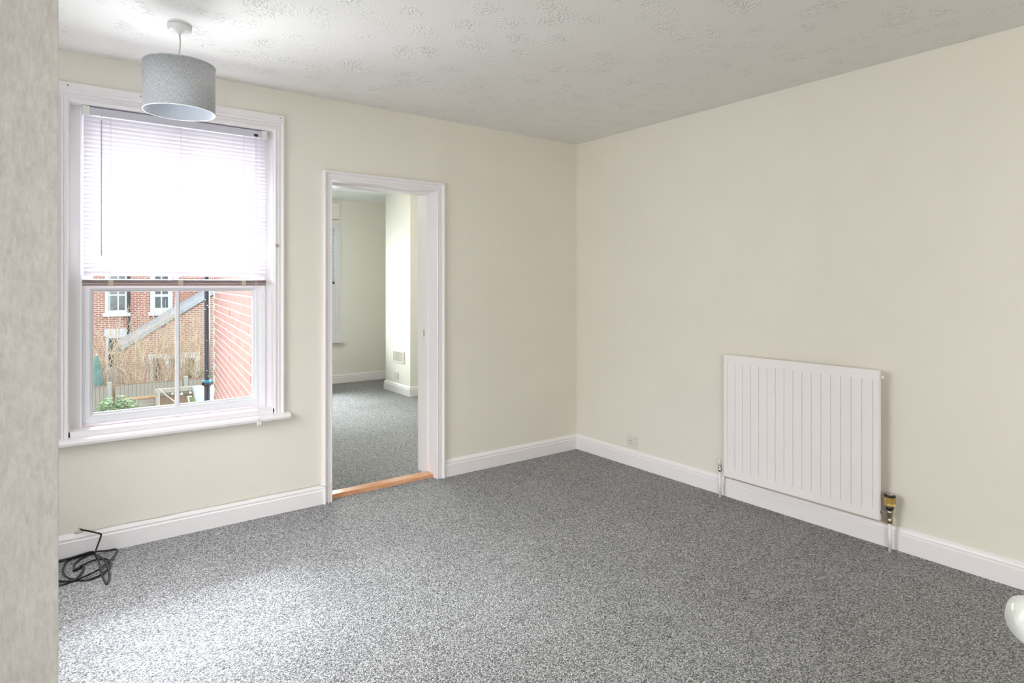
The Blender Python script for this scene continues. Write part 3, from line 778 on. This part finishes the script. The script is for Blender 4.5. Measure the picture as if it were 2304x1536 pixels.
cb_ = local(MB().tube(P, 0.0043, 8).build('cable_loop', M['black_cable'], coil), coil)
local(MB().tube([(0.098, BY - .002, 0.141), (0.106, BY - .020, 0.1405)], 0.0045, 10).build('connector', M['chrome'], coil), coil)
local(box('wall_block', (0.078, BY - .012, 0.121), (0.108, BY, 0.139), M['cream_cable'], coil, 0.002), coil)
tc = tag(empty('skirting_cable', (0.2, BY - .012, 0.125)), 'thin cream cable clipped along the top of the left skirting', 'cable')
pts = [(0.115, BY - .006, .132)]
for k in range(12):
    x = 0.16 + k * .103
    pts.append((x, BY - .010, 0.1245 + .0015 * math.sin(k * 1.7)))
pts += [(1.325, BY - .014, .122), (1.345, BY - .030, .118), (1.375, BY - .032, .112), (1.400, BY - .022, .122), (1.4105, BY + .02, .130), (1.4105, BY + .2, .130)]
local(MB().tube(smooth(pts, 5), 0.0024, 6).build('cable_run', M['cream_cable'], tc), tc)
ck = MB().box((-.003, -.004, -.004), (.003, .004, .004)).build('cable_clip', M['plastic'], tc)
for k, x in enumerate((0.30, 0.47, 0.66, 0.86, 1.06, 1.22, 1.318)):
    o = ck if k == 0 else ck.copy()
    if k: col.objects.link(o); o.parent = tc
    o.location = Vector((x, BY - .011, 0.1275)) - tc.location

# ------------------------------------------------------------------ open door leaf beside the camera, only its white knob in frame
s_, c_ = math.sin(YAW), math.cos(YAW)
Fv = Vector((s_, c_, 0)); Rv = Vector((c_, -s_, 0))
dl = tag(empty('open_door', Fv * 0.735 + Rv * 0.625, -YAW), 'open white door at the right edge, only its glossy knob in view', 'door')
MB().box((0, -.76, 0.008), (0.038, 0, 1.98)).build('door_leaf', M['white'], dl, 0.002)
MB().lathe([(0.024, 0.0), (0.024, -.004), (0.010, -.008), (0.009, -.022), (0.020, -.032), (0.027, -.044), (0.026, -.056), (0.018, -.064), (0.0, -.067)], (0, -.055, 1.005), 32, 'x').build('door_knob', simple('white_ceramic', (0.83, 0.86, 0.82), 0.08), dl)

# ------------------------------------------------------------------ outside
GZ = -3.26
st(box('ground', (-16, BY + BT, GZ - .2), (24, 45, GZ), M['grass']), 'lawn and beds of the back gardens outside', 'ground')

# neighbouring brick wall close to the window on the right
bd = Vector((0.1155, 0.9933, 0))
bP = Vector((1.10, 4.062, 0))
ow = empty('wall_outside', bP, -math.atan2(bd.x, bd.y))
st(ow, 'red brick side wall of the house seen close through the window')
# local frame: y along the wall, -x faces the garden
L_ = 4.47
MB().box((0.0022, 0, GZ), (0.25, L_, 2.75)).build('mortar_bed', M['mortar'], ow)
bk = MB().box((0, 0.0012, 0.0065), (0.10, 0.2238, 0.0685)).build('brick', M['brick_piece'], ow, 0.002)
bk.modifiers.clear()
nb = 0
Z0 = -0.145
rest = MB()
for r in range(-41, 38):
    z = Z0 + r * 0.075
    off = 0.1125 if r % 2 else 0.0
    for k in range(-1, 20):
        y = k * 0.225 + off + .02
        if y < 0.0 or y + .225 > L_ + .02: continue
        jx = random.uniform(-.0008, .0008)
        if 0 <= r < 18 and y > 0.40 and nb < 299:
            o = bk if nb == 0 else bk.copy()
            if nb: col.objects.link(o); o.parent = ow
            o.location = (jx, y, z + random.uniform(-.0015, .0015)); o.rotation_euler = (random.uniform(-.004, .004), 0, random.uniform(-.002, .002))
            nb += 1
        else:
            rest.box((jx, y + .0012, z + .0065), (.08, y + .2238, z + .0685))
rr = rest.build('brickwork', M['brick_piece'], ow); rr['kind'] = 'stuff'
# downpipe at the far corner of that wall
pX, pY = 1.560, 8.60
dp = tag(empty('drain_pipe', (pX, pY, GZ)), 'black drain pipe with a blue taped joint at the corner of the near brick wall', 'pipe')
local(MB().tube([(pX, pY, GZ), (pX, pY, 2.9)], 0.034, 16).build('pipe', M['pipe_black'], dp), dp)
jz = 1.38 - (860 - HOR) / F_PX * 7.84
local(MB().lathe([(0.040, -.045), (0.044, -.04), (0.044, .0), (0.040, .004)], (pX, pY, jz), 18).build('collar', M['black'], dp), dp)
local(MB().lathe([(0.046, .0), (0.049, .006), (0.049, .028), (0.046, .034)], (pX, pY, jz), 18).build('tape', M['blue'], dp), dp)
local(MB().box((pX - .062, pY - .012, jz - .03), (pX - .036, pY + .012, jz + .01)).build('pipe_bracket', M['black'], dp), dp)
local(MB().box((pX + .036, pY - .012, jz - .03), (pX + .085, pY + .012, jz + .02)).build('pipe_bracket', M['black'], dp), dp)

# facing terrace house
HY = 29.0
def P2(px, py, Y): v = at(px, py, Y); return v.x, v.z
house = tag(empty('brick_house', (2.5, HY, GZ)), 'red brick house across the gardens with two white upstairs windows', 'house')
def hl(o): return local(o, house)
hl(box('wall', (-9, HY, GZ), (15, HY + .3, 3.2), M['brick_far'], house))
hl(MB().prism([(HY - .4, 3.1), (HY + 4.5, 6.4), (HY + 9, 3.1)], -9.3, 15.3, axis='x').build('roof', M['roof'], house))
def far_window(x0, x1, z0, z1, Y, par, bars_x, bars_z, frame=.10, sill=True, lintel=False, glassmat=None, name='window'):
    wf = MB()
    wf.box((x0, Y - .05, z0), (x0 + frame, Y + .02, z1)).box((x1 - frame, Y - .05, z0), (x1, Y + .02, z1)).box((x0 + frame, Y - .05, z0), (x1 - frame, Y + .02, z0 + frame)).box((x0 + frame, Y - .05, z1 - frame), (x1 - frame, Y + .02, z1))
    o = wf.build(name, M['extwhite'], par); local(o, par)
    MB().box((x0 + frame, Y - .012, z0 + frame), (x1 - frame, Y - .002, z1 - frame)).build('pane', glassmat or M['dark_glass'], o)
    for bx in bars_x: MB().box((bx - .025, Y - .045, z0 + frame), (bx + .025, Y - .012, z1 - frame)).build('glazing_bar', M['extwhite'], o)
    for bz, t in bars_z: MB().box((x0 + frame, Y - .047, bz - t), (x1 - frame, Y - .013, bz + t)).build('glazing_bar', M['extwhite'], o)
    if sill: MB().box((x0 - .08, Y - .14, z0 - .14), (x1 + .08, Y + .02, z0)).build('sill', M['extwhite'], o)
    if lintel: MB().box((x0 - .06, Y - .04, z1), (x1 + .06, Y + .02, z1 + .28)).build('lintel', M['extwhite'], o)
    return o
a = P2(236, 704, HY); b = P2(287.5, 600, HY)
ww = far_window(a[0], b[0], a[1], b[1], HY, house, [P2(265.6, 700, HY)[0]], [(P2(260, 663.5, HY)[1], .03)])
MB().box((a[0] + .1, HY - .02, a[1] + .1), (a[0] + .18, HY - .012, b[1] - .1)).build('curtain', M['net'], ww)
a = P2(338, 702, HY); b = P2(388, 600, HY)
ww = far_window(a[0], b[0], a[1], b[1], HY, house, [P2(363, 700, HY)[0]], [(P2(360, 664.5, HY)[1], .055)], frame=.17)
a = P2(238, 832, HY); b = P2(284, 754, HY)
far_window(a[0], b[0], a[1], b[1], HY, house, [P2(264, 800, HY)[0]], [(P2(260, 793, HY)[1], .04)], frame=.09, lintel=True)
x_ = P2(289, 700, HY)[0]
hl(MB().tube([(x_, HY - .08, GZ), (x_, HY - .08, 3.1)], .055, 10).build('drain_pipe', M['black'], house))
# rear extension of the facing house, nearer
EY = 26.6
ex = tag(empty('brick_extension', (3.2, EY, GZ)), 'orange brick rear extension with a sloping roof and white patio doors', 'building')
def el(o): return local(o, ex)
v = [P2(285, 782, EY), P2(480, 664, EY)]
slope = (v[1][1] - v[0][1]) / (v[1][0] - v[0][0])
xr = 9.0; zr = v[1][1] + slope * 0.8
x0_, z0_ = v[0]; x1_, z1_ = v[1]
xe = x1_ + .8; ze = z1_ + slope * .8
el(MB().prism([(x0_, GZ), (xr, GZ), (xr, ze), (xe, ze), (x0_, z0_)], EY, HY - .01, axis='y').build('wall', M['brick_ext'], ex))
el(MB().prism([(x0_ - .15, z0_ - .08), (xe, ze + .05), (xe, ze + .20), (x0_ - .15, z0_ + .09)], EY - .08, HY - .02, axis='y').build('roof', M['slate2'], ex))
fa = P2(330, 870, EY); fb = P2(449, 791, EY)
zb = GZ + .05
pd = MB().box((fa[0], EY - .06, zb), (fb[0], EY - .02, fb[1])).build('patio_door', M['extwhite'], ex); local(pd, ex)
for xa, xb, mm in ((344, 365, 'curtain'), (380, 400, 'curtain'), (416, 436, 'curtain')):
    p0 = P2(xa, 870, EY)[0]; p1 = P2(xb, 870, EY)[0]; zt = P2(xa, 806, EY)[1]
    pane = MB().box((p0, EY - .066, zb + .3), (p1, EY - .06, zt)).build('pane', M['dark_glass'], pd)
    w = (p1 - p0)
    cur = MB()
    for q in (0, .72):
        cur.prism([(p0 + w*q, EY - .07), (p0 + w*(q + .07), EY - .078), (p0 + w*(q + .14), EY - .07), (p0 + w*(q + .21), EY - .078), (p0 + w*(q + .28), EY - .07), (p0 + w*(q + .28), EY - .067), (p0 + w*q, EY - .067)], zb + .3, zt, axis='z')
    cur.build('curtain', M[mm], pd)

# small dark roofed shed behind the fence, left
a = P2(230, 868, 24.5); b = P2(272, 843, 24.5)
sh = tag(empty('garden_shed', (a[0], 24.5, GZ)), 'low brown shed with a dark roof just beyond the boarded fence', 'shed')
local(box('shed_wall', (a[0], 24.4, GZ), (b[0], 25.6, b[1] - .22), M['fence_dark'], sh), sh)
local(MB().prism([(a[0] - .35, b[1] - .5), (a[0] + .15, b[1] - .02), (b[0] + .1, b[1] - .02), (b[0] + .35, b[1] - .5), (b[0] + .3, b[1] - .56), (a[0] - .3, b[1] - .56)], 24.3, 25.7, axis='y').build('shed_roof', M['slate'], sh), sh)
# folded parasol
pp = at(217, 860, 21.8)
pr = tag(empty('folded_parasol', (pp.x, 21.8, GZ)), 'faded green garden parasol standing folded at the far left of the view', 'parasol')
pz = at(217, 800, 21.8).z
rings = []
for j, (rr_, zf) in enumerate(((.03, 1.0), (.10, .85), (.17, .55), (.24, .22), (.20, .20))):
    rings.append([((rr_ * (1 if k % 2 else .62)) * math.cos(math.pi*2*k/16), (rr_ * (1 if k % 2 else .62)) * math.sin(math.pi*2*k/16), (pz - GZ) * (0.35 + .65 * zf)) for k in range(16)])
MB().sweep(rings).build('canopy', M['parasol'], pr)
MB().tube([(0, 0, 0), (0, 0, pz - GZ + .06)], .02, 8).build('pole', M['extwhite'], pr)
MB().lathe([(0.22, 0), (0.22, .06), (.05, .09), (0, .09)], (0, 0, 0), 20).build('base', M['concrete'], pr)

# boarded fence with concrete posts
FY = 20.7
fn = tag(empty('board_fence', (2.0, FY, GZ)), 'weathered vertical board fence with concrete posts across the gardens', 'fence')
def fl_(o): return local(o, fn)
tz = (at(211, 868, FY).z + at(470, 848, FY).z) / 2
xa = at(176, 860, FY).x; xb = at(500, 850, FY).x
post_px = [246, 418]
px_ = [at(p, 860, FY).x for p in post_px]
gap = px_[1] - px_[0]
posts = [px_[0] - 3 * gap, px_[0] - 2 * gap, px_[0] - gap] + px_ + [px_[1] + gap, px_[1] + 2 * gap]
bo_ = MB().prism([(0, 0), (0.108, -.004), (0.108, -.045), (0, -.012)], 0, tz - GZ - .03, axis='z').build('board', M['fence'], fn)
k = 0; x = posts[0] + .05
while x < posts[-1]:
    if all(abs(x + .05 - p) > .09 for p in posts):
        o = bo_ if k == 0 else bo_.copy()
        if k: col.objects.link(o); o.parent = fn
        o.location = Vector((x, FY, GZ + random.uniform(-.012, .012))) - fn.location; k += 1
    x += .098
pm = MB().box((-.055, -.06, 0), (.055, .05, tz - GZ + .08)).build('post', M['concrete'], fn, 0.015)
for i, p in enumerate(posts):
    o = pm if i == 0 else pm.copy()
    if i: col.objects.link(o); o.parent = fn
    o.location = Vector((p, FY, GZ)) - fn.location
fl_(box('capping_rail', (posts[0], FY - .035, tz - .035), (posts[-1], FY + .02, tz), M['fence_dark'], fn))
# lap panel in front
QY = 17.8
a = P2(279, 925, QY); b = P2(351, 889, QY)
lp = tag(empty('lap_panel', ((a[0] + b[0]) / 2, QY, GZ)), 'grey lapped fence panel with an orange-brown top rail behind the green shrub', 'fence')
xa_, xb_, zt = a[0], b[0], b[1]
sm = MB().prism([(0.0, 0.0), (-.018, 0.0), (-.006, .115), (0.0, .115)], xa_ - lp.location.x, xb_ - lp.location.x, axis='x').build('slat', M['fence'], lp)
for i in range(19):
    o = sm if i == 0 else sm.copy()
    if i: col.objects.link(o); o.parent = lp
    o.location = (0, 0, zt - GZ - .14 - i * .095)
local(box('top_rail', (xa_ - .06, QY - .04, zt - .05), (xb_ + .02, QY + .03, zt), M['rail_orange'], lp), lp)
for x in (xa_, (xa_ * .62 + xb_ * .38), xb_):
    local(box('batten', (x - .02, QY - .035, GZ), (x + .02, QY - .012, zt - .05), M['fence'], lp), lp)
# lean-to shed / pergola with bulbs
KY = 17.0
kp0 = P2(352, 874, KY); kp1 = P2(440, 870, KY)
pg = tag(empty('timber_lean_to', ((kp0[0] + kp1[0]) / 2, KY, GZ)), 'brown boarded garden shelter with a pale timber beam behind the drain pipe', 'shelter')
pgx = pg.location.x
kb = P2(400, 880, KY)[1]
local(box('beam', (kp0[0] - .04, KY - .12, kb + .01), (kp1[0] + .2, KY + .04, kb + .10), M['fence'], pg), pg)
local(box('beam', (kp0[0] - .0, KY - .02, kb - .07), (kp1[0] + .2, KY + .04, kb - .0), M['fence'], pg), pg)
for x in (kp0[0] + .03, kp1[0] + .15):
    local(box('post', (x - .04, KY - .06, GZ), (x + .04, KY + .02, kb + .01), M['fence'], pg), pg)
bd_ = MB().box((0, 0, 0), (.115, .02, kb - GZ - .05)).build('board', M['fence_dark'], pg)
nbd = int((kp1[0] + .1 - kp0[0] - .08) / .12)
for i in range(nbd):
    o = bd_ if i == 0 else bd_.copy()
    if i: col.objects.link(o); o.parent = pg
    o.location = (kp0[0] + .08 + i * .12 - pgx, .1 + random.uniform(0, .008), 0)
for i, (bx, by, lab) in enumerate(((388, 884, 'white festoon bulb hanging left of the glazing bar'), (408.5, 885, 'white festoon bulb hanging in the middle under the timber beam'), (428, 882, 'white festoon bulb hanging nearest the drain pipe'))):
    p = at(bx, by, KY - .06)
    e = tag(empty('festoon_bulb', p), lab, 'bulb', 'festoon bulbs under the timber beam')
    MB().lathe([(0, -.045), (.028, -.036), (.038, -.012), (.030, .014), (.014, .034), (0, .034)], (0, 0, 0), 16).build('globe', M['bulb'], e)
    MB().lathe([(0, .032), (.017, .032), (.017, .066), (.004, .072), (.004, kb + .01 - p.z), (0, kb + .01 - p.z)], (0, 0, 0), 12).build('lamp_holder', M['extwhite'], e)
# pale green greenhouse roof leaning panels
g1 = [P2(436, 869, 15.5), P2(462, 867, 15.5), P2(470, 915, 15.5), P2(446, 916, 15.5)]
gh = tag(empty('pale_green_cover', (g1[0][0], 15.5, GZ)), 'pale green sheeting over a cold frame beside the drain pipe', 'cover')
local(MB().prism([g1[3], (g1[2][0] + .3, g1[2][1]), (g1[1][0] + .3, g1[1][1]), g1[0]], 15.45, 15.55, axis='y').build('sheet', M['pale_green'], gh), gh)
local(MB().prism([(g1[3][0] - .03, g1[3][1]), g1[3], g1[0], (g1[0][0] - .03, g1[0][1])], 15.40, 15.60, axis='y').build('edge_strip', M['lead'], gh), gh)
for dx in (0.12, .6):
    local(box('leg', (g1[3][0] + dx, 15.47, GZ), (g1[3][0] + dx + .05, 15.53, g1[3][1] + .02), M['extwhite'], gh), gh)
c1 = [P2(421, 891, 15.0), P2(431, 890, 15.0), P2(444, 925, 15.0), P2(428, 925, 15.0)]
cf = tag(empty('cold_frame', (c1[0][0], 15.0, GZ)), 'white edged planter frame with dark green leaves under the timber beam', 'planter')
local(MB().prism(c1, 14.97, 15.0, axis='y').build('frame_panel', M['extwhite'], cf), cf)
ins = [(x * .86 + sum(q[0] for q in c1) / 4 * .14 + .02, z * .9 + sum(q[1] for q in c1) / 4 * .1) for x, z in c1]
local(MB().prism(ins, 14.955, 14.972, axis='y').build('foliage', M['ivy'], cf), cf)
local(box('leg', (c1[3][0], 14.97, GZ), (c1[3][0] + .05, 15.03, c1[3][1] + .02), M['extwhite'], cf), cf)
# washing line
wl0 = at(357, 873, 16.4); wl1 = at(404, 911, 12.6)
wl = tag(empty('washing_line', wl0), 'white washing line stretched down from the timber post', 'line')
MB().tube([(0, 0, 0), ((wl1 - wl0) * .5) + Vector((0, 0, -.02)), wl1 - wl0, (wl1 - wl0) * 1.08], .009, 6).build('line', M['extwhite'], wl)
MB().tube([(0, 0, 0), (0, 0, GZ - wl0.z)], .026, 8).build('pole', M['fence'], wl)
# green shrub at the bottom left of the panes
def leafy(name, c, rx, rz, n, mat, label, seed):
    rnd = random.Random(seed); e = tag(empty(name, (c.x, c.y, GZ)), label, 'shrub')
    m_ = MB()
    for _ in range(n):
        th = rnd.uniform(0, 2*math.pi); ph = rnd.uniform(-.2, 1.0); r = rnd.uniform(.55, 1) 
        p = Vector((rx * r * math.cos(th) * math.sqrt(max(0, 1 - ph*ph*.8)), rx * r * math.sin(th) * .8, rz * ph * r)) + Vector((0, 0, c.z - GZ - rz))
        s = rnd.uniform(.03, .06); q = Matrix.Rotation(rnd.uniform(0, 6.28), 3, 'Z') @ Matrix.Rotation(rnd.uniform(-1, 1), 3, 'X')
        A = [q @ Vector(w) * s for w in ((-1, 0, 0), (0, -.5, .15), (1, 0, 0), (0, .5, .15))]
        m_.quad(*[p + w for w in A])
    o = m_.build('foliage', mat, e); o['kind'] = 'stuff'
    st_ = MB()
    for k in range(7):
        a = k * .9; st_.tube([(0, 0, 0), (rx*.3*math.cos(a), rx*.3*math.sin(a), (c.z - GZ) * .5), (rx*.6*math.cos(a), rx*.6*math.sin(a), c.z - GZ - rz*.4)], [.03, .02, .008], 5)
    st_.build('stem', M['twig'], e)
    return e
leafy('leafy_shrub', at(263, 893, 15.2), .42, .34, 900, M['leaf'], 'pale green leafy shrub at the bottom left of the window view', 3)
leafy('ivy_bush', at(455, 822, 22.3), .5, .6, 500, M['ivy'], 'dark green bush behind the fence next to the drain pipe', 5)

# bare winter shrubs behind the fence
def bare(px, seed, htop, spread, lab):
    rnd = random.Random(seed); b = at(px, 860, 22.0 + rnd.uniform(-.3, .3))
    e = tag(empty('bare_shrub', (b.x, b.y, GZ)), lab, 'shrub', 'bare winter shrubs behind the board fence')
    top = at(px, htop, b.y).z - GZ
    g = MB(); tw = MB()
    for i in range(17):
        a = rnd.uniform(0, 6.28); sp_r = spread * rnd.uniform(.1, 1); hh = top * rnd.uniform(.6, 1.0)
        base = Vector((rnd.uniform(-.15, .15), rnd.uniform(-.15, .15), 0))
        pts = []
        for k in range(6):
            t = k / 5
            pts.append(base + Vector((math.cos(a) * sp_r * t**1.4, math.sin(a) * sp_r * .5 * t**1.4, hh * t)) + Vector((rnd.uniform(-.04, .04), 0, 0)) * k)
        g.tube(pts, [.014, .012, .010, .009, .007, .005], 4, caps=False)
        for j in range(7):
            t = rnd.uniform(.35, .98); k = min(4, int(t * 5)); p = pts[k].lerp(pts[k + 1], t * 5 - k)
            d = Vector((rnd.uniform(-1, 1), rnd.uniform(-.5, .5), rnd.uniform(.3, 1.3))).normalized() * rnd.uniform(.25, .7)
            tw.tube([p, p + d * .5, p + d + Vector((rnd.uniform(-.08, .08), 0, .05))], [.006, .005, .004], 3, caps=False)
    g.build('stem', M['twig'], e); o = tw.build('twigs', M['twig'], e); o['kind'] = 'stuff'
for i, (px, ht, sp__, lab) in enumerate(((222, 735, .55, 'bare tan shrub at the left edge of the pane'), (252, 705, .6, 'bare tan shrub in front of the white lintel'),
        (285, 690, .7, 'tall bare shrub between the two upstairs windows'), (318, 700, .7, 'bare tan shrub left of the patio doors'),
        (352, 692, .7, 'bare tan shrub in front of the first patio door pane'), (384, 690, .6, 'bare tan shrub just left of the glazing bar'),
        (412, 688, .6, 'bare tan shrub just right of the glazing bar'), (440, 695, .6, 'bare tan shrub beside the drain pipe'))):
    bare(px, 40 + i, ht, sp__, lab)
